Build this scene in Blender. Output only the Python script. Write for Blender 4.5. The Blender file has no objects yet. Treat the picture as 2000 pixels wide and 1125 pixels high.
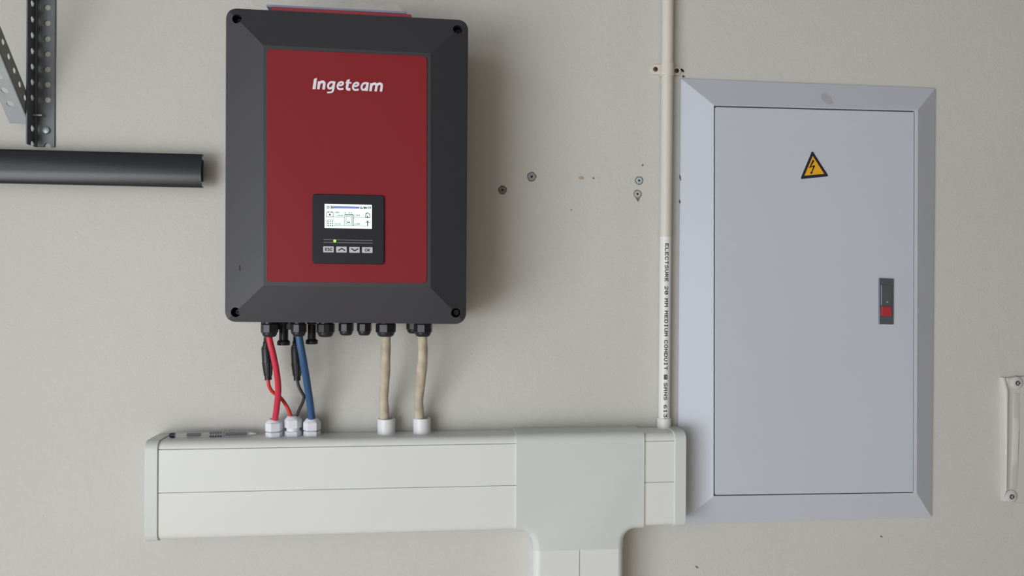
import bpy, bmesh, math, random
from mathutils import Vector, Matrix
random.seed(4)
C = bpy.context.scene
COL = C.collection
# ------------------------------------------------------------------ camera
F = 1500.0
YAW = math.radians(5.8); ROLL = 0.0052
CAM = Vector((0.0, -1.36, 1.35))
fw = Vector((math.sin(YAW), math.cos(YAW), 0))
r0 = Vector((math.cos(YAW), -math.sin(YAW), 0)); u0 = Vector((0, 0, 1))
rt = r0*math.cos(ROLL) + u0*math.sin(ROLL)
up = u0*math.cos(ROLL) - r0*math.sin(ROLL)
cd = bpy.data.cameras.new('camera'); cam = bpy.data.objects.new('camera', cd); COL.objects.link(cam)
cd.sensor_width = 36; cd.lens = 36*F/2000; cd.clip_start = 0.02
M = Matrix.Identity(4)
for i in range(3):
    M[i][0] = rt[i]; M[i][1] = up[i]; M[i][2] = -fw[i]; M[i][3] = CAM[i]
cam.matrix_world = M
C.camera = cam
# ------------------------------------------------------------------ light
w = bpy.data.worlds.new('world'); C.world = w; w.use_nodes = True
w.node_tree.nodes['Background'].inputs[0].default_value = (0.80, 0.88, 1.0, 1)
w.node_tree.nodes['Background'].inputs[1].default_value = 0.5
def area(name, loc, rot, sx, sy, power, col):
    l = bpy.data.lights.new(name, 'AREA'); l.shape = 'RECTANGLE'; l.size = sx; l.size_y = sy
    l.energy = power; l.color = col
    o = bpy.data.objects.new(name, l); COL.objects.link(o); o.location = loc; o.rotation_euler = rot
    return o
# daylight through the open garage door in the left wall: sky part above, drive below
area('door_daylight_sky', (-1.92, -3.0, 2.1), (0, math.radians(-90), 0), 1.2, 3.2, 24, (0.965, 1.0, 1.05))
area('door_daylight_ground', (-1.92, -3.5, 0.66), (0, math.radians(-90), 0), 1.3, 4.2, 118, (0.97, 1.0, 1.04))
vs = C.view_settings
C.display_settings.display_device = 'sRGB'
vs.view_transform = 'Standard'; vs.look = 'None'; vs.gamma = 1; vs.use_curve_mapping = False
vs.exposure = 0.07
# ------------------------------------------------------------------ helpers
def ray(u, v):
    return fw + rt*((u-1000)/F) - up*((v-562.5)/F)
def P(u, v, h):                    # point seen at (u,v), h metres off the wall
    d = ray(u, v); t = (-h-CAM.y)/d.y
    return CAM + d*t
def PX(u, v, x):                   # point seen at (u,v) in the plane x
    d = ray(u, v); return CAM + d*((x-CAM.x)/d.x)
def sm(p):
    return p
def srgb(r, g, b):
    def c(x):
        x /= 255.0
        return x/12.92 if x <= .04045 else ((x+.055)/1.055)**2.4
    return (c(r), c(g), c(b), 1)
def mat(name, col, rough=.5, metal=0, bump=0, bscale=400, var=0, vscale=6, spec=.5, emis=None, estr=1, bdist=.001, trans=0, ior=1.45, alpha=1, detail=3):
    m = bpy.data.materials.new(name); m.use_nodes = True
    nt = m.node_tree; b = nt.nodes['Principled BSDF']
    b.inputs['Base Color'].default_value = col
    b.inputs['Roughness'].default_value = rough; b.inputs['Metallic'].default_value = metal
    b.inputs['Specular IOR Level'].default_value = spec
    b.inputs['IOR'].default_value = ior
    b.inputs['Transmission Weight'].default_value = trans
    b.inputs['Alpha'].default_value = alpha
    if emis:
        b.inputs['Emission Color'].default_value = emis; b.inputs['Emission Strength'].default_value = estr
    tc = nt.nodes.new('ShaderNodeTexCoord')
    if var:
        n = nt.nodes.new('ShaderNodeTexNoise'); n.inputs['Scale'].default_value = vscale; n.inputs['Detail'].default_value = 6
        nt.links.new(tc.outputs['Object'], n.inputs['Vector'])
        r = nt.nodes.new('ShaderNodeMapRange'); r.inputs['To Min'].default_value = 1-var; r.inputs['To Max'].default_value = 1+var
        r.inputs['From Min'].default_value = .25; r.inputs['From Max'].default_value = .75
        nt.links.new(n.outputs['Fac'], r.inputs['Value'])
        mx = nt.nodes.new('ShaderNodeVectorMath'); mx.operation = 'SCALE'; mx.inputs[0].default_value = col[:3]
        nt.links.new(r.outputs[0], mx.inputs['Scale']); nt.links.new(mx.outputs[0], b.inputs['Base Color'])
    if bump:
        n = nt.nodes.new('ShaderNodeTexNoise'); n.inputs['Scale'].default_value = bscale; n.inputs['Detail'].default_value = detail
        nt.links.new(tc.outputs['Object'], n.inputs['Vector'])
        bp = nt.nodes.new('ShaderNodeBump'); bp.inputs['Strength'].default_value = bump; bp.inputs['Distance'].default_value = bdist
        nt.links.new(n.outputs['Fac'], bp.inputs['Height']); nt.links.new(bp.outputs[0], b.inputs['Normal'])
    return m
def tag(o, label=None, cat=None, group=None, kind=None):
    if label: o['label'] = label
    if cat: o['category'] = cat
    if group: o['group'] = group
    if kind: o['kind'] = kind
    return o
def empty(name, loc, label, cat, group=None):
    o = bpy.data.objects.new(name, None); COL.objects.link(o); o.location = loc; o.empty_display_size = .05
    return tag(o, label, cat, group)
class MB:
    def __init__(s): s.v = []; s.f = []
    def add(s, vs, fs):
        k = len(s.v); s.v += [tuple(v) for v in vs]; s.f += [tuple(i+k for i in f) for f in fs]; return s
    def prism(s, A, B):            # A, B: equal rings, capped
        n = len(A); fs = [tuple(range(n)), tuple(reversed(range(n, 2*n)))]
        for i in range(n):
            j = (i+1) % n; fs.append((i, i+n, j+n, j))
        return s.add(list(A)+list(B), fs)
    def rings(s, R, cap0=True, cap1=True, closed=False):
        n = len(R[0]); vs = [p for r in R for p in r]; fs = []
        m = len(R)
        for k in range(m if closed else m-1):
            a = k*n; b = ((k+1) % m)*n
            for i in range(n):
                j = (i+1) % n; fs.append((a+i, a+j, b+j, b+i))
        if not closed:
            if cap0: fs.append(tuple(reversed(range(n))))
            if cap1: fs.append(tuple(range((m-1)*n, m*n)))
        return s.add(vs, fs)
    def box(s, a, b):
        x0, y0, z0 = a; x1, y1, z1 = b
        A = [(x0, y0, z0), (x1, y0, z0), (x1, y0, z1), (x0, y0, z1)]
        B = [(x0, y1, z0), (x1, y1, z0), (x1, y1, z1), (x0, y1, z1)]
        return s.prism(A, B)
    def lathe(s, prof, n, c, axis='z', ph=0, sq=1.0):
        R = []
        for r, t in prof:
            ring = []
            for i in range(n):
                a = ph+2*math.pi*i/n
                x, y = r*math.cos(a), r*math.sin(a)*sq
                if axis == 'z': ring.append((c[0]+x, c[1]+y, c[2]+t))
                elif axis == 'y': ring.append((c[0]+x, c[1]-t, c[2]+y))
                else: ring.append((c[0]+t, c[1]+x, c[2]+y))
            R.append(ring)
        return s.rings(R)
    def tube(s, pts, rad, n=16, sub=6, wob=0):
        pts = [Vector(p) for p in pts]
        if not hasattr(rad, '__len__'): rad = [rad]*len(pts)
        Q = []; rr = []
        if sub > 1 and len(pts) > 2:
            for i in range(len(pts)-1):
                p0 = pts[max(i-1, 0)]; p1 = pts[i]; p2 = pts[i+1]; p3 = pts[min(i+2, len(pts)-1)]
                for k in range(sub):
                    t = k/sub
                    Q.append(.5*((2*p1)+(p2-p0)*t+(2*p0-5*p1+4*p2-p3)*t*t+(3*p1-p0-3*p2+p3)*t**3))
                    rr.append(rad[i]*(1-t)+rad[i+1]*t)
            Q.append(pts[-1]); rr.append(rad[-1])
        else: Q = pts; rr = list(rad)
        R = []; nrm = None
        for i, q in enumerate(Q):
            t = (Q[min(i+1, len(Q)-1)]-Q[max(i-1, 0)]).normalized()
            if nrm is None:
                nrm = t.cross(Vector((0, 1, .01))).normalized()
            nrm = (nrm-t*nrm.dot(t)).normalized(); bn = t.cross(nrm)
            R.append([q+(nrm*math.cos(a)+bn*math.sin(a))*rr[i]*(1+wob*math.sin(3*a+i*.31)*math.sin(i*.7+a)) for a in [2*math.pi*k/n for k in range(n)]])
        return s.rings(R)
    def build(s, name, m, parent=None, bevel=0, smooth=True, seg=2, ang=35, kind=None):
        me = bpy.data.meshes.new(name); me.from_pydata(s.v, [], s.f)
        bm = bmesh.new(); bm.from_mesh(me); bmesh.ops.recalc_face_normals(bm, faces=bm.faces); bm.to_mesh(me); bm.free()
        return link(name, me, m, parent, bevel, smooth, seg, ang, kind)
def link(name, me, m, parent=None, bevel=0, smooth=True, seg=2, ang=35, kind=None):
    o = bpy.data.objects.new(name, me); COL.objects.link(o); me.materials.clear(); me.materials.append(m)
    for p in me.polygons: p.use_smooth = smooth
    if smooth: me.set_sharp_from_angle(angle=math.radians(ang))
    if bevel:
        b = o.modifiers.new('bevel', 'BEVEL'); b.width = bevel; b.segments = seg; b.limit_method = 'ANGLE'; b.angle_limit = math.radians(30)
        b.harden_normals = True
    if parent:
        o.parent = parent; mw = Matrix.Identity(4); q = parent
        t = Vector((0, 0, 0))
        while q: t += Vector(q.location); q = q.parent
        # parents that are meshes sit at the origin under their own inverse
        o.matrix_parent_inverse = Matrix.Translation(-Vector(parent.location)) if parent.type == 'EMPTY' else Matrix.Identity(4)
    if kind: o['kind'] = kind
    return o
def boolean(A, B, op):             # A, B: MB; returns MB
    objs = []
    for b in (A, B):
        me = bpy.data.meshes.new('tmp'); me.from_pydata(b.v, [], b.f)
        bm = bmesh.new(); bm.from_mesh(me); bmesh.ops.recalc_face_normals(bm, faces=bm.faces); bm.to_mesh(me); bm.free()
        o = bpy.data.objects.new('tmp', me); COL.objects.link(o); objs.append(o)
    md = objs[0].modifiers.new('b', 'BOOLEAN'); md.operation = op; md.object = objs[1]; md.solver = 'EXACT'
    bpy.context.view_layer.update()
    ev = objs[0].evaluated_get(bpy.context.evaluated_depsgraph_get())
    me = bpy.data.meshes.new_from_object(ev)
    r = MB(); r.v = [tuple(v.co) for v in me.vertices]; r.f = [tuple(p.vertices) for p in me.polygons]
    for o in objs:
        d = o.data; bpy.data.objects.remove(o); bpy.data.meshes.remove(d)
    bpy.data.meshes.remove(me)
    return r
def rquad(c, r, n=6):              # c: 4 px corners; rounded corner outline
    out = []
    for i in range(len(c)):
        p = Vector(c[i]); a = (Vector(c[i-1])-p).normalized(); b = (Vector(c[(i+1) % len(c)])-p).normalized()
        if r <= 0: out.append(p); continue
        half = math.acos(max(-1, min(1, a.dot(b))))/2
        L = r/math.tan(half); s_ = p+a*L; e = p+b*L; ce = p+(a+b).normalized()*(r/math.sin(half))
        v0 = s_-ce; v1 = e-ce; tot = v0.angle_signed(v1)
        for k in range(n+1):
            q = v0.copy(); q.rotate(Matrix.Rotation(-tot*k/n, 2)); out.append(ce+q)
    return out
def slab(mb, pts, hf, hb):         # prism straight back from the px outline at hf to hb
    A = [P(p[0], p[1], hf) for p in pts]
    return mb.prism(A, [(a.x, -hb, a.z) for a in A])
def catmull(p, sub=6):
    p = [Vector(q) for q in p]
    if len(p) < 3: return p
    Q = []
    for i in range(len(p)-1):
        a = p[max(i-1, 0)]; b = p[i]; c = p[i+1]; d = p[min(i+2, len(p)-1)]
        for k in range(sub):
            t = k/sub; Q.append(.5*((2*b)+(c-a)*t+(2*a-5*b+4*c-d)*t*t+(3*b-a-3*c+d)*t**3))
    return Q+[p[-1]]
def ribbon(mb, pts, wd, fn, th=.0003, smooth=True, sub=6, rnd=False):   # flat stroke; fn maps 2-D to (front point)
    Q = catmull(pts, sub) if smooth else [Vector(p) for p in pts]
    n = len(Q); L = []; R = []
    for i, q in enumerate(Q):
        d0 = (q-Q[i-1]).normalized() if i else None; d1 = (Q[i+1]-q).normalized() if i < n-1 else None
        d = d0 if d1 is None else d1 if d0 is None else (d0+d1).normalized()
        k = 1.0
        if d0 is not None and d1 is not None: k = 1/max(.5, d.dot(d1))
        wi = wd if not hasattr(wd, '__len__') else wd[0]+(wd[1]-wd[0])*i/(n-1)
        nn = Vector((-d.y, d.x))*wi*.5*k
        L.append(q+nn); R.append(q-nn)
    for i in range(n-1):
        poly(mb, [L[i], L[i+1], R[i+1], R[i]], fn, th)
    return mb
def poly(mb, pts, fn, th=.0003):
    A = [fn(p[0], p[1]) for p in pts]
    return mb.prism(A, [(a[0], a[1]+th, a[2]) for a in A])
FONT = {'A':'0E11111F111111','C':'0E11101010110E','D':'1E11111111111E','E':'1F10101E10101F','I':'0E04040404040E','L':'1010101010101F',
'M':'111B1515111111','N':'11111915131111','O':'0E11111111110E','R':'1E11111E141211','S':'0F10100E01011E','T':'1F040404040404','U':'1111111111110E',
'V':'11111111110A04','W':'11111115151B11','0':'0E11131519110E','1':'040C040404040E','2':'0E11010204081F','3':'1F02040201110E','4':'02060A121F0202',
'5':'1F101E0101110E','6':'0608101E11110E','7':'1F010204080808','8':'0E11110E11110E','9':'0E11110F01020C','%':'18190204081303',':':'00040400040400',
'/':'00010204081000','.':'0000000000000C','-':'0000001F000000','#':'1F15151F15151F','h':'10101E11111111','A ':''}
def glyph_runs(ch):                # horizontal runs (row, c0, c1)
    h = FONT[ch]; out = []
    for r in range(7):
        b = int(h[2*r:2*r+2], 16); c = 0
        while c < 5:
            if b >> (4-c) & 1:
                e = c
                while e < 4 and b >> (3-e) & 1: e += 1
                out.append((r, c, e+1)); c = e+1
            else: c += 1
    return out
# ------------------------------------------------------------------ materials
WALLC = srgb(197, 196.5, 191.5)
def wall_material():
    m = mat('painted_plaster', WALLC, .62, 0, var=.03, vscale=3)
    nt = m.node_tree; b = nt.nodes['Principled BSDF']; tc = nt.nodes['Texture Coordinate']
    prev = None
    for sc, st, di in ((480, .32, .0009), (190, .30, .0015), (60, .22, .0022), (14, .16, .006)):
        n = nt.nodes.new('ShaderNodeTexNoise'); n.inputs['Scale'].default_value = sc; n.inputs['Detail'].default_value = 4
        nt.links.new(tc.outputs['Object'], n.inputs['Vector'])
        bp = nt.nodes.new('ShaderNodeBump'); bp.inputs['Strength'].default_value = st; bp.inputs['Distance'].default_value = di
        nt.links.new(n.outputs['Fac'], bp.inputs['Height'])
        if prev: nt.links.new(prev.outputs[0], bp.inputs['Normal'])
        prev = bp
    # sparse pits in the plaster
    v = nt.nodes.new('ShaderNodeTexVoronoi'); v.inputs['Scale'].default_value = 13; nt.links.new(tc.outputs['Object'], v.inputs['Vector'])
    r = nt.nodes.new('ShaderNodeMapRange'); r.inputs['From Min'].default_value = .0; r.inputs['From Max'].default_value = .035
    nt.links.new(v.outputs['Distance'], r.inputs['Value'])
    bp = nt.nodes.new('ShaderNodeBump'); bp.inputs['Strength'].default_value = .5; bp.inputs['Distance'].default_value = .0012
    nt.links.new(r.outputs[0], bp.inputs['Height']); nt.links.new(prev.outputs[0], bp.inputs['Normal'])
    nt.links.new(bp.outputs[0], b.inputs['Normal'])
    return m
m_wall = wall_material()
m_paint = mat('wall_paint_gloss', WALLC, .5, bump=.15, bscale=200)
m_room = mat('room_plaster', srgb(224, 214, 198), .8, var=.04)
m_ceiling = mat('ceiling_paint', srgb(150, 146, 140), .9, var=.03)
m_dim = mat('dark_room_paint', srgb(110, 102, 92), .8, var=.04)
m_floor = mat('concrete_floor', srgb(215, 204, 188), .7, var=.12, vscale=4, bump=.2, bscale=60)
m_char = mat('charcoal_casting', srgb(49, 49, 55), .44, bump=.25, bscale=900, bdist=.0004, spec=.6)
m_red = mat('red_foil', srgb(130, 32, 39), .5, spec=.25)
m_white_print = mat('white_print', srgb(222, 222, 232), .5)
m_black = mat('black_plastic', srgb(36, 37, 42), .38, spec=.5)
m_glandblack = mat('gland_black', srgb(34, 35, 40), .35)
m_display = mat('display_black', srgb(33, 32, 39), .45, spec=.3)
m_lcd = mat('lcd_backlight', srgb(200, 215, 205), .4, emis=srgb(228, 255, 246), estr=.80)
m_lcd_ink = mat('lcd_ink', srgb(40, 52, 64), .6)
m_lcd_soft = mat('lcd_soft_ink', srgb(120, 135, 142), .6, emis=srgb(150, 170, 170), estr=.12)
m_lcd_bar = mat('lcd_bar', srgb(120, 128, 180), .6, emis=srgb(90, 100, 165), estr=.5)
m_led = mat('green_led', srgb(120, 220, 60), .4, emis=srgb(150, 255, 70), estr=1.3)
m_btn = mat('grey_button', srgb(190, 190, 196), .45)
m_ink = mat('black_ink', srgb(30, 30, 34), .6)
m_trunk = mat('white_pvc', srgb(216, 219, 217), .38, spec=.45)
m_trunk2 = mat('white_pvc_cover', srgb(203, 208, 206), .36, spec=.45)
m_gap = mat('shadow_gap', srgb(120, 120, 118), .8)
m_gland = mat('white_nylon', srgb(225, 228, 236), .4)
m_coupl = mat('grey_white_pvc', srgb(222, 225, 229), .35)
m_conduit = mat('cream_conduit', srgb(208, 203, 195), .42, var=.02, vscale=20)
m_conduit2 = mat('white_conduit', srgb(222, 223, 220), .4)
m_redc = mat('red_cable_sheath', srgb(205, 52, 76), .42)
m_orange = mat('orange_red_sheath', srgb(215, 58, 48), .42)
m_blue = mat('blue_cable_sheath', srgb(52, 89, 134), .42, var=.06, vscale=90)
m_blackc = mat('black_cable_sheath', srgb(52, 54, 60), .45)
m_beige = mat('beige_sheath', srgb(186, 176, 157), .6, var=.24, vscale=55, bump=.3, bscale=60)
m_steel = mat('enamelled_steel', srgb(192, 197, 208), .45, bump=.05, bscale=300, bdist=.0003, var=.012, vscale=5)
m_chrome = mat('brushed_metal', srgb(120, 128, 138), .38, metal=.75)
m_redbtn = mat('red_plastic', srgb(170, 50, 55), .4)
m_zinc = mat('galvanised_steel', srgb(104, 109, 114), .45, metal=.45, var=.10, vscale=60)
m_zinc_shaded = mat('shaded_galvanised_steel', srgb(134, 138, 136), .5, metal=.2, var=.08, vscale=60)  # brace side flange: same steel, its shade painted in as a greyer colour
m_zinc_lit = mat('lit_galvanised_steel', srgb(176, 184, 190), .45, metal=.35, var=.08, vscale=60)  # brace front flange: same steel, light it catches painted in as paler colour
m_screw = mat('zinc_screw', srgb(165, 172, 174), .5, metal=.7)
m_dark = mat('dark_void', srgb(22, 22, 24), .9)
m_bar = mat('anthracite_pvc', srgb(30, 34, 42), .30, spec=.5)
m_yellow = mat('warning_yellow', srgb(232, 170, 30), .5)
m_navy = mat('warning_black', srgb(34, 36, 50), .5)
m_plug = mat('grey_wall_plug', srgb(140, 148, 156), .6)
m_plug_light = mat('pale_wall_plug', srgb(170, 172, 166), .7)
m_plugrim = mat('broken_plaster', srgb(110, 106, 100), .9)
m_filler = mat('filler', srgb(178, 158, 138), .9)
m_film = mat('clear_film', (1, 1, 1, 1), .12, alpha=.3)
m_sleeve = mat('plastic_sleeve', srgb(146, 146, 176), .3, alpha=.7)
m_booklet = mat('red_booklet', srgb(134, 46, 56), .5)
m_clear = mat('clear_plastic', (.93, .94, .96, 1), .08, trans=.85, ior=1.3)
m_refill = mat('pen_refill', srgb(40, 42, 60), .4)
m_smudge = mat('painted_steel_scuff', srgb(178, 177, 182), .6)
m_chip = mat('chip_brown', srgb(104, 94, 92), .8)
# ------------------------------------------------------------------ room shell
def struct(name, a, b, m):
    return tag(MB().box(a, b).build(name, m, smooth=False), kind='structure')
struct('wall_back', (-2.8, 0, -.1), (3.2, .15, 3.0), m_wall)
struct('floor', (-2.8, -6.7, -.1), (3.2, 0, 0), m_floor)
struct('ceiling', (-2.8, -6.7, 2.9), (3.2, 0, 3.0), m_ceiling)
struct('wall_right', (3.05, -6.7, 0), (3.2, 0, 2.9), m_dim)
struct('wall_front', (-2.8, -6.85, -.1), (3.2, -6.7, 3.0), m_room)
struct('wall_left', (-2.1, -1.4, 0), (-1.95, 0, 2.9), m_room)
# ------------------------------------------------------------------ trunking
H = .062
def section(x, zt, zb, off=0, r=.012, hb=.0):       # closed ring in plane x, from wall around the front
    zt += off; zb -= off; h = H+off; n = 6
    pts = [(hb, zb), (h-r, zb)]
    pts += [(h-r+r*math.sin(a), zb+r-r*math.cos(a)) for a in [math.pi/2*k/n for k in range(1, n+1)]]
    pts += [(h-r+r*math.cos(a), zt-r+r*math.sin(a)) for a in [math.pi/2*k/n for k in range(0, n+1)]]
    pts += [(hb, zt)]
    return [(x, -a, z) for a, z in pts]
ztl = P(330, 849.5, 0).z; ztr = P(1250, 834.5, 0).z
xl0 = P(330, 849.5, 0).x; xr0 = P(1250, 834.5, 0).x
def zt(x): return ztl+(ztr-ztl)*(x-xl0)/(xr0-xl0)
pbl = P(306, 1056, H-.003); pbr = P(1300, 1028, H-.003)
def zb(x): return pbl.z+(pbr.z-pbl.z)*(x-pbl.x)/(pbr.x-pbl.x)
X = lambda u, v=960, h=H: P(u, v, h).x
trunk = empty('cable_trunking', (X(800), 0, zb(X(800))), 'long white plastic cable trunking running horizontally under the inverter to the distribution board', 'cable trunking')
def loft_h(x0, x1, off, r=.012):
    return MB().rings([section(x0, zt(x0), zb(x0), off, r), section(x1, zt(x1), zb(x1), off, r)])
xa, xb = X(300), X(1325)
xs = [xa, xb]
loft_h(xa, xb, -.0022).build('body', m_trunk2, trunk)
# top rail (above the groove) and two lids clipped side by side
def strip(x0, x1, za, zc, lo=False, hi=False):      # strip of the front face between two z functions
    R = []
    for x in (x0, x1):
        full = section(x, zt(x), zb(x), 0)
        if lo: ring = [(x, -.004, zb(x))]+full[1:8]
        else: ring = [(x, -(H-.003), za(x)), (x, -H, za(x))]
        if hi: ring += full[8:15]+[(x, -.001, zt(x)), (x, -.001, zt(x)-.003), (x, -(H-.014), zt(x)-.003), (x, -(H-.004), za(x)+.002)]
        else: ring += [(x, -H, zc(x)), (x, -(H-.003), zc(x))]
        if lo: ring += [(x, -(H-.003), zb(x)+.012), (x, -(H-.012), zb(x)+.002), (x, -.004, zb(x)+.0015)]
        R.append(ring)
    return MB().rings(R)
g1a, g1b = P(310, 878.5, H), P(1007, 866.5, H)
g2a, g2b = P(310, 963, H), P(1007, 948, H)
def lin(pa, pb, d=0): return lambda x: pa.z+(pb.z-pa.z)*(x-pa.x)/(pb.x-pa.x)+d
strip(xa, xb, lin(g1a, g1b, .0006), None, hi=True).build('top_rail', m_trunk, trunk)
strip(xa, xb, lin(g2a, g2b, .0006), lin(g1a, g1b, -.0006)).build('cover_strip', m_trunk, trunk)
strip(xa, xb, None, lin(g2a, g2b, -.0006), lo=True).build('cover_strip', m_trunk, trunk)
loft_h(X(282.5), X(308.5), .0025, .014).build('end_cap', m_trunk2, trunk, bevel=.0012)
loft_h(X(1317), X(1339.5), .0025, .014).build('end_cap', m_trunk2, trunk, bevel=.0012)
# tee cover: T outline in (x,z) with the direction each point moves inwards while the edge rounds over
HT = H+.003
def tee():
    ol = []
    x0, x1 = X(1008.5, 950, HT), X(1258.5, 950, HT)
    n0, n1 = P(1041, 1074, HT).x, P(1220, 1074, HT).x
    zn = P(1130, 1074.5, HT).z
    rf = .021
    ztf = lambda x: zt(x)+.003
    zbf = lambda x: zb(x)-.003
    ol.append((x0, ztf(x0), 0, -1)); ol.append((x0, zbf(x0), 0, 1))
    cx, cz = n0-rf, zbf(n0)-rf
    for k in range(9):
        a = math.pi/2-k*math.pi/16
        ol.append((cx+rf*math.cos(a), cz+rf*math.sin(a), math.cos(a), math.sin(a)))
    ol.append((n0, zn, 1, 0)); ol.append((n1, zn, -1, 0))
    cx, cz = n1+rf, zbf(n1)-rf
    for k in range(9):
        a = math.pi+-k*math.pi/16
        ol.append((cx+rf*math.cos(a), cz+rf*math.sin(a), math.cos(a), math.sin(a)))
    ol.append((x1, zbf(x1), 0, 1)); ol.append((x1, ztf(x1), 0, -1))
    R = []; r = .013
    R.append([(x, 0, z) for x, z, a, b in ol])
    for k in range(7):
        t = math.pi/2*k/6; ins = r*(1-math.cos(t)); h = HT-r+r*math.sin(t)
        R.append([(x+a*ins, -h, z+b*ins) for x, z, a, b in ol])
    return MB().rings(R)
tee().build('tee_cover', m_trunk2, trunk, ang=50)
# vertical drop below the tee
vt = empty('cable_trunking', (P(1130, 1100, H).x, 0, P(1130, 1230, H).z), 'white vertical cable trunking dropping out of the tee cover at the bottom edge', 'cable trunking')
xv0 = P(1042.5, 1100, H).x; xv1 = P(1218.5, 1100, H).x
def vsec(z, off=0, r=.012, half=None):
    n = 6; a0, a1 = xv0-off, xv1+off; h = H+off
    pts = [(a0, 0), (a0, h-r)]+[(a0+r-r*math.cos(a), h-r+r*math.sin(a)) for a in [math.pi/2*k/n for k in range(1, n+1)]]
    pts += [(a1-r+r*math.sin(a), h-r+r*math.cos(a)) for a in [math.pi/2*k/n for k in range(n+1)]]+[(a1, 0)]
    return [(x, -hh, z) for x, hh in pts]
zv0, zv1 = P(1130, 1070, H).z, P(1130, 1260, H).z
MB().rings([vsec(zv0, -.0022), vsec(zv1, -.0022)]).build('body', m_trunk2, vt)
def vstrip(ua, ub, name='cover_strip'):
    a = P(ua, 1100, H).x; b = P(ub, 1100, H).x
    MB().box((a, -H, zv1), (b, -(H-.003), zv0)).build(name, m_trunk, vt, bevel=.0004)
vstrip(1056, 1131.5); vstrip(1133.2, 1208)
for side in (0, 1):
    R = []
    for z in (zv0, zv1):
        full = vsec(z); ring = full[:8] if side == 0 else list(reversed(full[8:]))
        q = [(p[0]+(.002 if side == 0 else -.002), min(p[1]+.002, 0), p[2]) for p in reversed(ring)]
        R.append(ring+q)
    MB().rings(R).build('side_rail', m_trunk, vt)
# white glands, sleeves in the trunking's top
def on_top(u, v, h):
    p = P(u, v, h); return Vector((p.x, -h, zt(p.x)))
def white_gland(u, h, tall, ph):
    c = on_top(u, 850, h); mm = .001
    g = MB()
    g.lathe([(14.5*mm, 0), (14.5*mm, 8*mm), (13.4*mm, 9*mm)], 6, c, ph=ph)
    n = g.build('cable_gland', m_gland, trunk, bevel=.0009)
    k = 4.5*mm if tall else 0.0
    d = MB(); d.lathe([(11.5*mm, 8*mm), (10.5*mm, 10.5*mm+k), (11.8*mm, 11*mm+k)], 24, c)
    d.build('neck', m_gland, n)
    d = MB(); d.lathe([(14*mm, 9.6*mm+k), (14.8*mm, 10.6*mm+k), (14.8*mm, 23*mm+k), (12.6*mm, 25.5*mm+k)], 6, c, ph=ph)
    d.build('lock_nut', m_gland, n, bevel=.0009)
    d = MB(); d.lathe([(12.4*mm, 25*mm+k), (11*mm, 28*mm+k), (8.2*mm, 30*mm+k), (6.5*mm, 30.2*mm+k), (6*mm, 25.5*mm+k)], 24, c)
    d.build('sealing_dome', m_gland, n)
    return c, (30+k/mm)*mm
c1, t1 = white_gland(535.5, .030, 0, .35)
c2, t2 = white_gland(572.5, .026, 1, .12)
c3, t3 = white_gland(609.5, .027, 0, .15)
def sleeve(u, h, ro, ri, ht, m, par):
    c = on_top(u, 845, h)
    s_ = MB().lathe([(ri, .004), (ro-.001, 0), (ro, .001), (ro, ht-.001), (ro-.001, ht), (ri, ht)], 40, c)
    # open sleeve: ring section closed on itself
    R = []
    for r, t in [(ri, 0), (ro, 0), (ro, ht-.0008), (ro-.0008, ht), (ri+.0005, ht), (ri, ht-.0008)]:
        R.append([(c[0]+r*math.cos(a), c[1]+r*math.sin(a), c[2]+t) for a in [2*math.pi*k/40 for k in range(40)]])
    MB().rings(R, closed=True).build('entry_sleeve', m, par)
    return c
s1 = sleeve(754.5, .0215, .0152, .0122, .0265, m_coupl, trunk)
s2 = sleeve(824, .0215, .0152, .0122, .0265, m_coupl, trunk)
# ------------------------------------------------------------------ inverter
HO, HP = .150, .171
oc = [(441.5, 15.5), (914.5, 39.5), (910, 633), (439.5, 628.5)]
ic = [(514, 88), (841, 104), (841, 562), (514.5, 557.5)]
inv = empty('solar_inverter', (P(675, 632, HO).x, 0, P(675, 632, HO).z), 'charcoal wall-mounted solar inverter with large red front panel and small lit display', 'inverter')
def W4(c, h): return [P(a, b, h) for a, b in c]
cover = MB()
O = W4(oc, HO); I = W4(ic, HP)
Bk = [(p.x, -.02, p.z) for p in O]
cover.rings([Bk, [tuple(p) for p in O], [tuple(p) for p in I]])
rp = rquad([tuple(x) for x in oc], 21, 10)
RA = [P(a, b, HO) for a, b in rp]
cut = MB().prism([(p.x, -.3, p.z) for p in RA], [(p.x, -.062, p.z) for p in RA])
cover = boolean(cover, cut, 'INTERSECT')
holes = MB(); spos = [(462.5, 36), (894, 57), (459.5, 610), (890, 611)]
sw = [P(a, b, HO+.006) for a, b in spos]
for p in sw: holes.lathe([(.0073, .135), (.0073, .2)], 28, (p.x, 0, p.z), 'y')
cover = boolean(cover, holes, 'DIFFERENCE')
fc = cover.build('front_cover', m_char, inv, bevel=.0009, ang=12, seg=2)
for i, p in enumerate(sw):
    s_ = MB().lathe([(.0070, .1345), (.0070, .1365)], 24, (p.x, 0, p.z), 'y').build('screw_recess', m_dark, fc)
    MB().lathe([(.0046, .1365), (.0046, .141), (.0040, .1418), (.0020, .1418), (.0018, .1395)], 20, (p.x+.001, 0, p.z), 'y').build('screw', m_black, fc)
xi = [P(a, b, HO) for a, b in oc]
hb = MB()
hx0 = max(xi[0].x, xi[3].x)+.008; hx1 = min(xi[1].x, xi[2].x)-.008
hz0 = max(xi[2].z, xi[3].z)+.002; hz1 = min(xi[0].z, xi[1].z)-.004
hb.box((hx0, -.067, hz0), (hx1, -.012, hz1))
hb.build('rear_housing', m_char, inv, bevel=.004)
hk = MB()
hk.box((hx0+.06, -.013, hz0+.08), (hx1-.06, 0, hz1-.06)).build('wall_bracket', m_zinc, inv)
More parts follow.
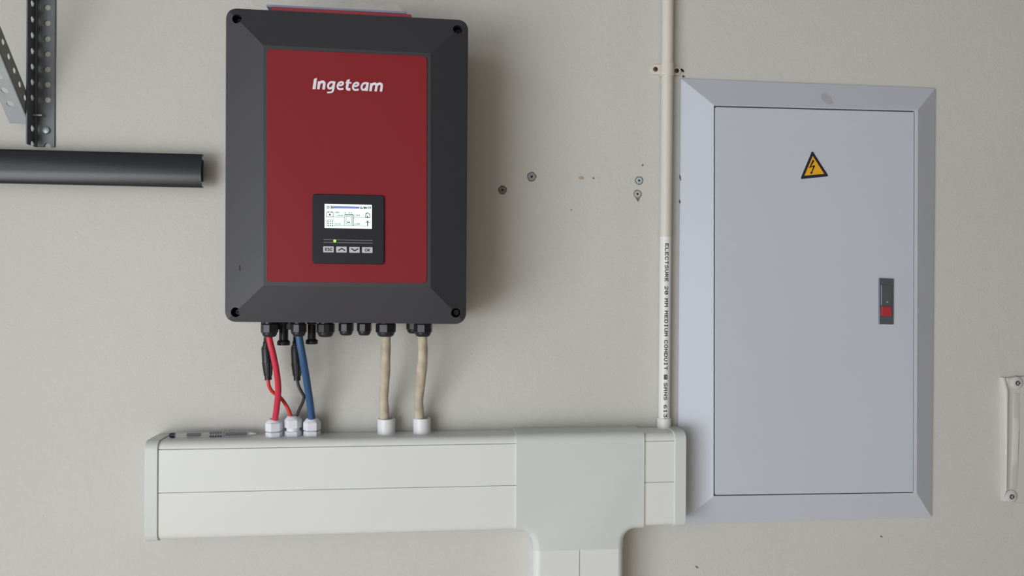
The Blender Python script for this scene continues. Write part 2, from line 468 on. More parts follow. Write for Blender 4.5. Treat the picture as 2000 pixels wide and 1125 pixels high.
redp = slab(MB(), rquad([(521, 95.5), (834, 109.5), (833.5, 553), (521, 550.5)], 9), HP+.0012, HP-.002).build('red_panel', m_red, inv, bevel=.0005)
# logo lettering
LH = HP+.0016
lo = MB(); lk = [0]
def fl(x, y):                      # each stroke piece sits a few microns proud of the one before
    p = P(600+x/12.5, 140+y/12.5, LH); lk[0] += 1
    return Vector((p.x, p.y-(lk[0]//4)*1.2e-6, p.z))
def st(p, wd, **k): ribbon(lo, p, wd, fl, **k)
poly(lo, [(128, 424), (204, 426), (240, 150), (165, 178)], fl)
poly(lo, [(238, 426), (300, 430), (330, 262), (318, 238), (262, 236)], fl)
st([(290, 300), (325, 262), (372, 246), (408, 262), (416, 300), (410, 350), (398, 434)], 64)
st([(672, 262), (620, 256), (565, 262), (522, 305), (510, 360), (530, 402), (572, 406), (612, 380), (640, 330)], 50)
st([(662, 238), (645, 350), (634, 440), (610, 488), (560, 506), (485, 508)], (62, 34))
def ee(ox, oy):
    st([(770+ox, 333+oy), (830+ox, 330+oy), (872+ox, 300+oy), (868+ox, 264+oy), (820+ox, 256+oy), (770+ox, 286+oy), (744+ox, 345+oy), (752+ox, 400+oy), (795+ox, 428+oy), (885+ox, 420+oy)], 47)
ee(0, 0); ee(374, 17)
poly(lo, [(965, 205), (1042, 182), (1030, 262), (955, 262)], fl)
st([(998, 240), (982, 330), (972, 395), (990, 430), (1055, 432)], 62)
st([(938, 270), (1084, 272)], 36)
st([(1484, 288), (1430, 280), (1378, 290), (1338, 335), (1328, 395), (1348, 436), (1392, 440), (1430, 412), (1458, 360)], 50)
poly(lo, [(1412, 468), (1480, 474), (1508, 268), (1450, 262)], fl)
poly(lo, [(1512, 476), (1574, 479), (1604, 310), (1592, 284), (1540, 280)], fl)
st([(1566, 345), (1600, 308), (1645, 292), (1686, 312), (1692, 350), (1670, 482)], 60)
st([(1690, 350), (1725, 312), (1770, 292), (1812, 312), (1820, 352), (1800, 487)], 60)
lo.build('logo_lettering', m_white_print, redp, smooth=False)
dp = slab(MB(), rquad([(610, 378.5), (750.5, 381.5), (750.5, 516.5), (609.5, 514.5)], 6), HP+.004, HP).build('display_panel', m_display, inv, bevel=.0012)
slab(MB(), [(634, 398), (726.3, 400.3), (726.3, 447), (634, 445)], HP+.0046, HP+.003).build('screen', m_lcd, dp)
HS = HP+.0050
lc = lambda x, y: P(630+x/19.4, 392+y/19.4, HS)
ink = MB(); soft = MB()
def L(mb, p, wd): ribbon(mb, p, wd*1.3, lc, th=.0002, smooth=False)
def lt(mb, s, x, y, cw, chh, pitch):
    for ch in s:
        if ch != ' ':
            for r, a, b in glyph_runs(ch):
                poly(mb, [(x+a*cw/5-2, y+r*chh/7-1), (x+b*cw/5+2, y+r*chh/7-1), (x+b*cw/5+2, y+(r+1)*chh/7+1), (x+a*cw/5-2, y+(r+1)*chh/7+1)], lc, .0002)
        x += pitch
for q in (0, 9):
    lt(ink, '13:36', 150+q, 195, 42, 105, 50)
    lt(ink, '16/04/19', 1405+q, 222, 42, 95, 54)
L(ink, [(165, 435), (405, 440), (405, 612), (150, 608), (165, 435)], 14)
L(ink, [(185, 425), (245, 425)], 22); L(ink, [(320, 425), (375, 425)], 22)
L(ink, [(275, 485), (275, 575)], 22); L(ink, [(235, 530), (320, 530)], 22)
for i in range(3):
    for j in range(3):
        x, y = 210+i*80, 772+j*80
        poly(ink, [(x-22, y-22), (x+22, y-22), (x+22, y+22), (x-22, y+22)], lc, .0002)
L(soft, [(165, 725), (425, 730), (425, 980), (160, 975), (165, 725)], 10)
L(ink, [(830, 535), (1155, 535), (1155, 940)], 24)
L(soft, [(830, 540), (825, 935), (1150, 940)], 14)
L(soft, [(890, 590), (1100, 590), (1095, 880), (890, 880), (890, 590)], 14)
L(ink, [(950, 775), (950, 825), (1020, 825), (1020, 775)], 20)
L(soft, [(410, 625), (825, 630)], 12); L(soft, [(430, 940), (825, 938)], 12)
L(soft, [(1170, 640), (1640, 645)], 14); L(ink, [(1160, 945), (1740, 955)], 10)
L(ink, [(1630, 560), (1645, 640), (1790, 645), (1790, 520), (1700, 455), (1640, 510), (1635, 640)], 20)
L(ink, [(1640, 455), (1640, 500)], 18); L(ink, [(1705, 580), (1705, 640)], 36)
L(ink, [(1705, 745), (1705, 955)], 26); L(ink, [(1650, 785), (1760, 785)], 12); L(soft, [(1610, 825), (1805, 825)], 18)
lt(soft, '100%', 450, 410, 42, 65, 52)
lt(soft, '1200W', 470, 530, 48, 65, 62)
lt(soft, '0.04', 830, 430, 48, 65, 78)
lt(ink, '229V', 1195, 530, 42, 70, 60)
lt(ink, '229V', 1195, 850, 42, 70, 60)
lt(ink, '533V', 470, 850, 42, 60, 60)
ink.build('screen_icons', m_lcd_ink, dp, smooth=False)
soft.build('screen_readings', m_lcd_soft, dp, smooth=False)
bar = MB(); poly(bar, [(400, 200), (1395, 225), (1395, 305), (400, 295)], lc, .0002); bar.build('screen_title_bar', m_lcd_bar, dp, smooth=False)
HB = HP+.0048
bc = lambda x, y: P(625+x/18.18, 460+y/18.18, HB)
ln = MB()
ribbon(ln, [(120, 140), (1872, 180)], 22, bc, smooth=False); ribbon(ln, [(120, 238), (1872, 273)], 22, bc, smooth=False)
ln.build('indicator_frame_line', mat('grey_line', srgb(120, 120, 128), .5), dp, smooth=False)
p = bc(525, 192); MB().lathe([(.0021, HB-.001), (.0021, HB+.0003), (.0012, HB+.0009)], 20, (p.x, 0, p.z), 'y').build('indicator_light', m_led, dp)
HK = HP+.0062
kc = lambda x, y: P(625+x/18.18, 460+y/18.18, HK)
btns = [((110, 380), (495, 600)), ((570, 388), (955, 605)), ((1035, 397), (1415, 615)), ((1490, 405), (1872, 620))]
bo = []
for a, b in btns:
    q = rquad([(a[0], a[1]), (b[0], a[1]+4), (b[0], b[1]), (a[0], b[1]-4)], 22, 4)
    A = [kc(x, y) for x, y in q]
    bo.append(MB().prism(A, [(t.x, -(HP+.003), t.z) for t in A]).build('button', m_btn, dp, bevel=.0006))
HK2 = HK+.0003
kd = lambda x, y: P(625+x/18.18, 460+y/18.18, HK2)
g = MB()
for s_ in ([(245, 450), (190, 450), (190, 530), (245, 530)], [(190, 490), (238, 490)]): ribbon(g, s_, 21, kd, smooth=False)
ribbon(g, [(330, 460), (300, 446), (275, 462), (290, 484), (322, 498), (332, 520), (305, 536), (270, 522)], 21, kd)
ribbon(g, [(432, 466), (400, 445), (365, 468), (360, 500), (372, 528), (405, 536), (436, 518)], 21, kd)
g.build('button_print', m_ink, dp, smooth=False)
g = MB(); ribbon(g, [(650, 530), (768, 462), (888, 532)], 38, kd, smooth=False); g.build('button_print', m_ink, dp, smooth=False)
g = MB(); ribbon(g, [(1112, 466), (1232, 540), (1350, 470)], 38, kd, smooth=False); g.build('button_print', m_ink, dp, smooth=False)
g = MB(); ribbon(g, [(1640, 472), (1605, 490), (1598, 520), (1612, 552), (1640, 560), (1668, 548), (1680, 518), (1670, 486), (1640, 472)], 21, kd)
ribbon(g, [(1715, 472), (1712, 560)], 21, kd, smooth=False); ribbon(g, [(1772, 474), (1716, 520), (1775, 562)], 21, kd, smooth=False)
g.build('button_print', m_ink, dp, smooth=False)
# scuff on the left bevel
p = []
sc = MB(); hsc = HO+.0112
ribbon(sc, [(467.5, 518), (468.5, 529)], 2.0, lambda a, b: P(a, b, HO+.0088), th=.002, smooth=False)
sc.build('scuff_mark', m_ink, fc)
# glands under the inverter
def black_gland(u, v, wpx, h, par=inv, n=8, bot=657, label=None):
    p = P(u, v, h); mm = .001
    R = (P(u+wpx/2, v, h)-P(u-wpx/2, v, h)).length/2
    zbot = P(u, bot, h).z; zt_ = hz0+.004; hh = zt_-zbot
    g = MB(); g.lathe([(R*.78, 0), (R*.78, -hh*.37)], 24, (p.x, -h, zt_))
    o = g.build('cable_gland', m_glandblack, par)
    g = MB(); g.lathe([(R*.92, -hh*.34), (R, -hh*.38), (R, -hh*.76), (R*.92, -hh*.80)], n, (p.x, -h, zt_), ph=.2)
    g.build('lock_nut', m_glandblack, o, bevel=.0008)
    g = MB(); g.lathe([(R*.86, -hh*.70), (R*.85, -hh*.86), (R*.72, -hh*.96), (R*.56, -hh)], 28, (p.x, -h, zt_))
    g.build('sealing_dome', m_glandblack, o)
    return p.x, zbot
G1 = black_gland(526.5, 645, 34, .100, bot=658)
G2 = black_gland(583.5, 645, 31, .100, bot=657)
black_gland(636, 645, 36, .085, bot=658, n=10)
black_gland(676, 645, 30, .085, bot=655, n=8)
black_gland(711.5, 645, 29, .085, bot=655, n=8)
G6 = black_gland(753.5, 645, 40, .085, bot=657.5, n=8)
G7 = black_gland(826, 645, 37, .090, bot=657.5, n=8)
black_gland(808, 645, 30, .045, bot=651, n=8)
def dc_socket(u, h, flange_v, w0, w1):
    p = P(u, 650, h); zf = P(u, flange_v, h).z; zt_ = hz0+.004
    r0_ = w0*.5*.00086; r1_ = w1*.5*.00086
    o = MB().lathe([(r0_*1.25, 0), (r0_*1.25, -.012), (r0_, -.014), (r0_, zf-zt_+.006)], 24, (p.x, -h, zt_)).build('dc_connector', m_glandblack, inv)
    MB().lathe([(r0_, .0085), (r1_*.95, .0065), (r1_, .0055), (r1_, .001), (r1_*.9, 0)], 28, (p.x, -h, zf)).build('dust_cap', m_glandblack, o)
dc_socket(554, .075, 674, 17, 24)
dc_socket(609, .075, 672, 15.5, 23)
# sockets that the two plug connectors go into
for u in (520, 577):
    p = P(u, 650, .052)
    MB().lathe([(.0085, 0), (.0085, -.018), (.007, -.02), (.007, -.030)], 20, (p.x, -.052, hz0+.004)).build('dc_connector', m_glandblack, inv)
for u in (540, 563):
    p = P(u, 640, .07); MB().box((p.x-.006, -.08, hz0-.018), (p.x+.006, -.06, hz0+.004)).build('clip', m_glandblack, inv, bevel=.001)
# ------------------------------------------------------------------ cables
def cable(name, pts, rad, m, label, cat='cable', n=18, wob=0, sub=6):
    W_ = [P(a, b, c) for a, b, c in pts]
    root = empty(name, W_[-1], label, cat)
    MB().tube(W_, rad, n, sub, wob).build('sheath', m, root, ang=70)
    return root
px = .00092
cable('power_cable', [(524.5, 640, .100), (526.5, 664, .100), (533, 690, .096), (540, 725, .085), (543.5, 760, .066), (540.5, 795, .046), (536, 828, .032), (535.5, 838, .030)], 5.5*px, m_redc,
      'thick pinkish red cable from inverter gland to the leftmost white gland')
cable('power_cable', [(582.5, 640, .100), (585, 664, .100), (592.5, 705, .090), (600, 750, .066), (606.5, 795, .040), (609.5, 828, .028), (609.5, 838, .027)], 6.5*px, m_blue,
      'thick blue cable running down to the rightmost white gland')
def plug_cable(pts, cab, m, label):
    W_ = [P(a, b, .050) for a, b in pts]
    Wc = [P(a, b, c) for a, b, c in cab]
    root = empty('connector_cable', Wc[-1], label, 'cable')
    a, b = W_[0], W_[1]
    d = (b-a)
    def at(t): return a+d*t
    k = .00088
    body = MB().tube([at(0), at(.10), at(.12), at(.2)], [4.2*k, 4.6*k, 6.2*k, 6.2*k], 20, 1)
    body.build('plug_neck', m_black, root, ang=60)
    MB().tube([at(.18), at(.21), at(.212), at(.24)], [6.5*k, 7*k, 8.6*k, 8.6*k], 20, 1).build('plug_collar', m_black, root)
    pb = MB().tube([at(.243), at(.27), at(.6), at(.72), at(.95), at(.955), at(1.0)], [9*k, 9.6*k, 9.6*k, 9.0*k, 6.2*k, 6.6*k, 6.4*k], 20, 1).build('plug_body', m_black, root, ang=40)
    for q in range(6):
        an = math.pi+q*math.pi/5
        off = Vector((math.cos(an), math.sin(an), 0))
        MB().tube([at(.60)+off*9.3*k, at(.90)+off*6.9*k], [1.1*k, .9*k], 6, 1).build('grip_rib', m_black, pb)
    MB().tube(Wc, 3.2*px if m is m_orange else 2.9*px, 14, 6).build('sheath', m, root, ang=70)
plug_cable([(519.5, 658), (524, 742)], [(524, 738, .050), (525, 752, .050), (531.5, 764.5, .046), (546, 775, .040), (556, 787, .036), (565, 804, .034), (570, 822, .0265), (570.5, 832, .026)], m_orange,
           'thin orange red cable with black plug, crossing behind the thick red cable')
plug_cable([(577, 657), (580.5, 743)], [(580.5, 739, .050), (582.5, 752, .050), (588, 764, .050), (593.5, 774, .048), (591.5, 785, .042), (584, 801, .034), (577, 821, .0265), (574.5, 832, .026)], m_blackc,
           'thin black cable with black plug, bending beside the blue cable')
cable('sheathed_cable', [(754, 640, .085), (754, 662, .085), (753, 700, .076), (751.5, 740, .058), (749.5, 775, .040), (750.5, 805, .027), (751, 835, .022)], 8.8*px, m_beige,
      'fat beige sheathed cable into the left grey-white sleeve', n=24, wob=.07)
cable('sheathed_cable', [(825, 640, .090), (825, 664, .090), (826, 695, .080), (822, 740, .060), (818, 780, .042), (819, 808, .028), (821, 835, .022)], 8.8*px, m_beige,
      'fat beige sheathed cable curving into the right grey-white sleeve', n=24, wob=.07)
# ------------------------------------------------------------------ conduit
RC = .0102; hc = .0125
ct = P(1305, -60, hc); cb = P(1296.8, 832, hc)
zc0 = zt(cb.x)
con = empty('electrical_conduit', (cb.x, -hc, zc0), 'cream round plastic conduit pipe rising beside the distribution board with printed lettering', 'conduit')
cb2 = Vector((cb.x, -hc, zc0+.001)); ct2 = Vector((ct.x, -hc, ct.z))
split = .5*(ct2-cb2)
def on_axis(v): return cb2+(ct2-cb2)*((P(1297, v, hc).z-cb2.z)/(ct2.z-cb2.z))
MB().tube([on_axis(463), ct2], RC+.0002, 40, 1).build('pipe', m_conduit, con)['label'] = 'painted cream upper length'
MB().tube([cb2, on_axis(461)], RC, 40, 1).build('pipe', m_conduit2, con)['label'] = 'bare white lower length with black lettering'
tx = MB()
def conduit_text(s, v0, v1):
    n = len(s); pitch = (v1-v0)/(n-.22)
    for i, ch in enumerate(s):
        if ch == ' ': continue
        for r, a, b in glyph_runs(ch):
            va = v0+i*pitch+a*pitch*.78/5-.22; vb = v0+i*pitch+b*pitch*.78/5+.22
            quad = []
            for (rr, vv) in ((r-.2, va), (r+1.2, va), (r+1.2, vb), (r-.2, vb)):
                zz = P(1297, vv, hc+.01).z; ax = cb2+(ct2-cb2)*((zz-cb2.z)/(ct2.z-cb2.z))
                off = -.0008+(3.5-rr)*.00084
                th = math.asin(off/RC)
                quad.append((th, ax))
            A = [(ax.x+(RC+.00015)*math.sin(th), ax.y-(RC+.00015)*math.cos(th), ax.z) for th, ax in quad]
            B = [(ax.x+(RC-.0003)*math.sin(th), ax.y-(RC-.0003)*math.cos(th), ax.z) for th, ax in quad]
            tx.prism(A, B)
for s_, a, b in (('ELECTSURE', 475.5, 550), ('20', 559, 575), ('MM', 583, 599), ('MEDIUM', 607, 656.5), ('CONDUIT', 664.5, 722.5), ('#', 732, 741), ('SANS', 748, 781.5), ('6136', 791, 824)):
    conduit_text(s_, a, b)
tx.build('printed_lettering', m_ink, con, smooth=False)
R = []
hcp = .0225
for r, t in [(RC, 0), (.0118, 0), (.0124, .002), (.0124, .0178), (.0118, .0187), (RC, .0187)]:
    R.append([(cb2.x+r*math.cos(a), cb2.y+r*math.sin(a), cb2.z-.001+t) for a in [2*math.pi*k/40 for k in range(40)]])
MB().rings(R, closed=True).build('coupling', m_conduit2, con)
# saddle clamp
ax = cb2+(ct2-cb2)*((134-832)/(-60-832))
sd = empty('conduit_saddle', (ax.x, 0, ax.z), 'small painted saddle clamp screwed to the wall over the conduit', 'pipe clamp')
za, zb_ = P(1303, 146, .02).z, P(1303, 122, .02).z
ro = RC+.0014
A = []; n = 24
outer = [(ro*math.cos(math.pi*k/n), -hc-ro*math.sin(math.pi*k/n)) for k in range(n+1)]
prof = [(ro, -.001)]+outer+[(-ro, -.001)]
MB().prism([(ax.x+x, y, za) for x, y in prof], [(ax.x+x, y, zb_) for x, y in prof]).build('band', m_conduit, sd, bevel=.0006)
for u, v, r in ((1280, 135.5, .0095), (1321.5, 138.5, .0080)):
    p = P(u, v, .003)
    ear = MB(); s1_ = 1 if p.x < ax.x else -1
    ring = [(p.x-s1_*r*math.cos(a), p.z+r*math.sin(a)) for a in [-math.pi/2+math.pi*k/14 for k in range(15)]]
    ring += [(ax.x-s1_*.006, p.z+r*.86), (ax.x-s1_*.006, p.z-r*.86)]
    e = ear.prism([(x, -.0035, z) for x, z in ring], [(x, 0, z) for x, z in ring]).build('ear', m_conduit, sd, bevel=.0008)
    MB().lathe([(.0044, .003), (.0044, .0042), (.0030, .0046)], 18, (p.x, 0, p.z), 'y').build('screw', mat('rusty_screw', srgb(96, 84, 74), .6, metal=.3, var=.3, vscale=400), e)
    MB().lathe([(.0018, .0045), (.0018, .0049)], 12, (p.x+.0005, 0, p.z+.0004), 'y').build('screw_slot', m_dark, e)
# ------------------------------------------------------------------ distribution board
HD = .027
db = empty('distribution_board', (P(1575, 1015, 0).x, 0, P(1575, 1018, 0).z), 'large pale blue-grey steel distribution board with a flush hinged door and sloping frame', 'electrical panel')
fo = [(1329.5, 153), (1827, 172), (1819.5, 1010), (1322.5, 1024.5)]
fi = [(1393.5, 204.5), (1793, 214.5), (1790.5, 963.5), (1393, 970.5)]
op = [(1394.6, 206), (1787, 216.5), (1785.2, 962.8), (1394, 969)]
O = W4(fo, .004); I = W4(fi, HD); J = [P(a, b, HD) for a, b in op]
fr = MB()
R = [[(p.x, 0, p.z) for p in O], [tuple(p) for p in O], [tuple(p) for p in I], [tuple(p) for p in J], [(p.x, -.004, p.z) for p in J], [(p.x, 0, p.z) for p in J]]
fr.rings(R, closed=True).build('surround', m_steel, db, bevel=.0012, ang=8, seg=2)
D0 = [(1397.6, 208.9), (1785.6, 218.8), (1784.1, 961.2), (1397.2, 966.8)]
slab(MB(), [(1390, 200), (1792, 212), (1790, 966), (1390, 974)], .006, .002).build('back_plate', m_dark, db)
door = slab(MB(), rquad(D0, 1.5, 3), HD+.0012, .008).build('door', m_steel, db, bevel=.0024, seg=3)
# paint chips on the left edge
for pts in ([(1328, 341), (1330.5, 347), (1331, 352), (1329, 353), (1328, 348)], [(1327.5, 390), (1329.5, 393), (1329, 398), (1327, 395)]):
    A = [P(a, b, .0048) for a, b in pts]
    MB().prism(A, [(q.x, -.002, q.z) for q in A]).build('paint_chip', m_chip, db)
# warning sticker
HW = HD+.0015
fwn = lambda a, b: P(1540+a/14.06, 280+b/14.06, HW)
tri = [(652, 182), (1118, 915), (310, 995)]
q = rquad(tri, 38, 5)
A = [fwn(a, b) for a, b in q]
ws = MB().prism(A, [(t.x, t.y+.0003, t.z) for t in A]).build('warning_sticker', m_white_print, db, smooth=False); ws['label'] = 'yellow and black high voltage warning triangle'
HW += .0003
q = rquad([(652, 192), (1108, 905), (322, 985)], 30, 5)
A = [fwn(a, b) for a, b in q]
b1 = MB().prism(A, [(t.x, t.y+.0003, t.z) for t in A]).build('warning_border', m_navy, ws, smooth=False)
HW += .0003
A = [fwn(a, b) for a, b in [(668, 350), (982, 838), (438, 888)]]
MB().prism(A, [(t.x, t.y+.0003, t.z) for t in A]).build('warning_triangle', m_yellow, ws, smooth=False)
HW += .0003
g = MB()
ribbon(g, [(690, 462), (640, 560), (590, 648)], (58, 24), fwn, smooth=False)
ribbon(g, [(570, 662), (725, 615)], (26, 34), fwn, smooth=False)
ribbon(g, [(712, 615), (672, 710), (640, 800)], (40, 26), fwn, smooth=False)
poly(g, [(598, 778), (668, 806), (612, 850)], fwn)
g.build('lightning_symbol', m_navy, ws, smooth=False)
# latch
lp = slab(MB(), [(1717, 543), (1746, 544.3), (1745.7, 633.8), (1717, 633.2)], HD+.0035, HD-.004).build('latch_plate', m_chrome, db, bevel=.0009)
g = slab(MB(), [(1721.5, 556), (1742, 557), (1742, 597), (1721.5, 596.5)], HD+.0050, HD).build('latch_lever', m_chrome, lp, bevel=.0009)
p = P(1733.5, 590, HD+.005); MB().lathe([(.0019, HD+.004), (.0019, HD+.0056), (.0012, HD+.006)], 14, (p.x, 0, p.z), 'y').build('latch_pin', m_screw, lp)
slab(MB(), [(1724, 598.5), (1740, 599), (1743, 617.5), (1721.5, 617)], HD+.0062, HD+.002).build('latch_button', m_redbtn, lp, bevel=.0008)['label'] = 'red push button'
# scuff on the top of the surround
g = MB()
nb = (I[1]-I[0]).cross((O[0]+O[1])/2-I[0]).normalized()
if nb.y > 0: nb = -nb
def bez(u, v):                     # a point on the sloping top bevel, a hair in front of it
    d = ray(u, v); q0 = I[0]+nb*.0008
    return CAM+d*((q0-CAM).dot(nb)/d.dot(nb))
poly(g, rquad([(1603, 184), (1612, 181), (1624, 192), (1628, 202), (1617, 203), (1606, 196)], 3, 3), bez, .0004)
g.build('scuff_mark', m_smudge, db)
# ------------------------------------------------------------------ slotted angle bracket, left
xk = P(71.5, 150, .001).x; xr_ = P(107.5, 150, .002).x
zbt = P(90, 287, .002).z; ztp = P(90, -60, .002).z
up_ = empty('slotted_angle_upright', (xk, 0, zbt), 'galvanised slotted steel angle fixed upright on the wall at top left', 'bracket')
T = .0022; FL = .030
lg = MB().box((xk, -.0005-T, zbt), (xr_, -.0005, ztp))
hl = MB()
vy = [15, 45.5, 76, 106, 135.8, 165.5, 195.5, 255, 285.5, -15, -45]
for v in vy:
    p = P(92.5, v, .002); hl.lathe([(.0052, -.01), (.0052, .02)], 20, (p.x, 0, p.z), 'y')
lg = boolean(lg, hl, 'DIFFERENCE')
lg.build('wall_flange', m_zinc, up_, bevel=.0004, ang=30)
fg = MB().box((xk-T, -FL, P(57, 281, FL).z), (xk, -.0005, ztp))
hl = MB()
for v in [7, 38, 69, 100, 130.3, 160.5, 191, 251, 281.5, -24]:
    p = PX(63.8, v, xk); hl.lathe([(.0052, -.02), (.0052, .02)], 20, (xk, p.y, p.z), 'x')
fg = boolean(fg, hl, 'DIFFERENCE')
fg.build('side_flange', m_zinc, up_, bevel=.0004, ang=30)
MB().tube([(xk-.0002, -.0026, zbt), (xk-.0002, -.0026, ztp)], .0026, 12, 1).build('bend', m_zinc, up_)
p = P(89, 254, .006); MB().lathe([(.0066, .0025), (.0066, .0035), (.0058, .006), (.0030, .0072)], 8, (p.x, 0, p.z), 'y').build('wall_screw', m_screw, up_)
p = P(88, 226, .006); 
MB().tube([(xk, -.0095, p.z), (xk+.013, -.0095, p.z)], .0019, 12, 1).build('bolt', m_screw, up_)
# diagonal brace
x0 = xk-T-.0004
c0 = PX(55, 236, x0); c1_ = PX(0, 103, x0)
d = (c1_-c0).normalized()
e0 = PX(57, 191, x0)
pw = (e0-c0); pw = (pw-d*pw.dot(d)); wa = pw.length; pw.normalize()
Lb = .34
cs = c0-d*.006
br = empty('slotted_angle_brace', cs, 'galvanised slotted steel angle brace slanting up and out from the upright', 'bracket')
def plate(o, e1, l1, e2, l2, nrm, th):
    A = [o, o+e1*l1, o+e1*l1+e2*l2, o+e2*l2]
    return MB().prism(A, [q+nrm*th for q in A])
XN = Vector((-1, 0, 0))
pa = plate(cs, d, Lb, pw, wa, XN, .002)
hl = MB()
ha = [PX(a, b, x0) for a, b in [(7, 82), (18, 110), (28.5, 137.5), (39, 164.5), (49.8, 191)]]
stp = (ha[0]-ha[4])/4
hs = [ha[4]+stp*k for k in range(0, 10)]
for q in hs: hl.lathe([(.0050, -.02), (.0050, .02)], 20, (x0, q.y, q.z), 'x')
pa = boolean(pa, hl, 'DIFFERENCE')
pa.build('side_flange', m_zinc_shaded, br, bevel=.0004, ang=30)
WB = .031
pb = plate(cs, d, Lb, XN, WB, pw, .002)
hl = MB()
nB = d.cross(XN).normalized()
t0 = None
for k in range(9):
    q = cs+d*((hs[0]-cs).dot(d)-.001+stp.length*k)+XN*(WB*.55)
    e1 = d; e2 = XN
    ring = [[q+nn*s_+(e1*math.cos(a)+e2*math.sin(a))*.0052 for a in [2*math.pi*j/20 for j in range(20)]] for nn, s_ in ((pw, -.02), (pw, .02))]
    hl.rings(ring)
pb = boolean(pb, hl, 'DIFFERENCE')
pb.build('front_flange', m_zinc_lit, br, bevel=.0004, ang=30)
# ------------------------------------------------------------------ dark profile bar
bt = empty('plastic_profile', (P(200, 360, .0).x, 0, P(200, 362, .0).z), 'anthracite plastic profile strip fixed horizontally on the wall under the slotted upright', 'plastic profile')
HQ = .038
def bar_sec(u, dv=0):
    ta = P(u, 291+u*.0262, HQ-.006); ba = P(u, 357.5+u*.0222, HQ-.006)
    x = ta.x; za_, zb2 = ta.z, ba.z; hgt = za_-zb2; n = 14
    def face(t, d): return (HQ-.005-d+.0075*math.sin(math.pi*min(1, t*1.02))**.8*(1-.35*t), zb2+.0012+(hgt-.0024)*t)
    pts = [(HQ-.013, zb2), (HQ-.006, zb2)]+[face(k/n, 0) for k in range(n+1)]+[(HQ-.006, za_), (HQ-.013, za_)]
    pts += [(HQ-.013, za_-.002)]+[(h-.002, min(max(z, zb2+.002), za_-.002)) for h, z in [face(1-k/n, 0) for k in range(n+1)]]+[(HQ-.013, zb2+.002)]
    return [(x, -a, z) for a, z in pts]
MB().rings([bar_sec(-160), bar_sec(395)]).build('strip', m_bar, bt, ang=40)
p0 = P(394, 312, HQ-.012); p1 = P(397.8, 356, HQ-.012)
MB().box((p0.x-.03, -(HQ-.006), p1.z), (p1.x, -.024, p0.z)).box((p0.x-.03, -.026, p1.z), (p0.x-.012, 0, p0.z)).build('inner_clip', m_black, bt, bevel=.002)
# ------------------------------------------------------------------ pen
ph_ = .026
pa_, pb_ = P(331, 851, ph_), P(500, 847, ph_)
zl = zt(pa_.x)+.0042; zr = zt(pb_.x)+.0042
A = Vector((pa_.x, -ph_, zl)); B = Vector((pb_.x, -ph_+.003, zr))
pen = empty('ballpoint_pen', (A+B)/2-Vector((0, 0, .0042)), 'clear plastic ballpoint pen lying on top of the trunking at its left end', 'pen')
at = lambda t: A+(B-A)*t
MB().tube([at(.06), at(.62)], .0040, 20, 1).build('barrel', m_clear, pen)
MB().tube([at(0), at(.01), at(.06), at(.065)], [.0026, .0038, .0042, .0036], 20, 1).build('end_plug', m_refill, pen)
MB().tube([at(.20), at(.36)], .0022, 12, 1).build('spring', m_refill, pen)
MB().tube([at(.64), at(.89)], .0022, 12, 1).build('refill', m_refill, pen)
MB().tube([at(.63), at(.90), at(.92)], [.0040, .0040, .0034], 20, 1).build('grip', m_clear, pen)
for t in (.47, .50, .53, .56, .59):
    MB().tube([at(t-.008), at(t+.008)], .0044, 20, 1).build('grip_ring', m_chrome, pen)
MB().tube([at(.91), at(.96), at(1.0)], [.0032, .0016, .0005], 16, 1).build('tip', m_coupl, pen)
# ------------------------------------------------------------------ booklet and film on top of the inverter
def flat_on_top(ul, ur, vl, vr, hf, hb, thick_px, lift=0):
    TL, TR = P(ul, vl, hf), P(ur, vr, hf)
    BL, BR = P(ul, vl+thick_px, hf), P(ur, vr+thick_px, hf)
    A = [BL, BR, TR, TL]
    return MB().prism(A, [(q.x, -hb, q.z) for q in A])
bk = flat_on_top(531, 803.5, 13, 28, .147, .02, 8.2).build('instruction_booklet', m_booklet, None, bevel=.0006)
tag(bk, 'thin red booklet lying flat on top of the inverter', 'booklet')
root = empty('plastic_sleeve', P(650, 14, .1), 'clear purplish plastic sleeve lying on the red booklet above the inverter', 'plastic sleeve')
flat_on_top(520, 794, 8.4, 22.4, .143, .03, 4.4).build('folded_edge', m_sleeve, root, bevel=.0008)
g = MB()
N = 24
rowA = []; rowB = []; rowC = []
for i in range(N+1):
    t = i/N; u = 498+t*290
    rowA.append(P(u, 10.5+t*13+1.0*math.sin(i*1.7), .142)); rowB.append(P(u-6+3*math.sin(i), 4+t*11+2*math.sin(i*.9), .12)); rowC.append(P(u-8, -2+t*12+2.5*math.sin(i*1.3), .08))
vs_ = rowA+rowB+rowC; fs = []
for r in range(2):
    for i in range(N): a = r*(N+1)+i; fs.append((a, a+1, a+N+2, a+N+1))
g.add(vs_, fs); g.build('loose_film', m_film, root, ang=80)
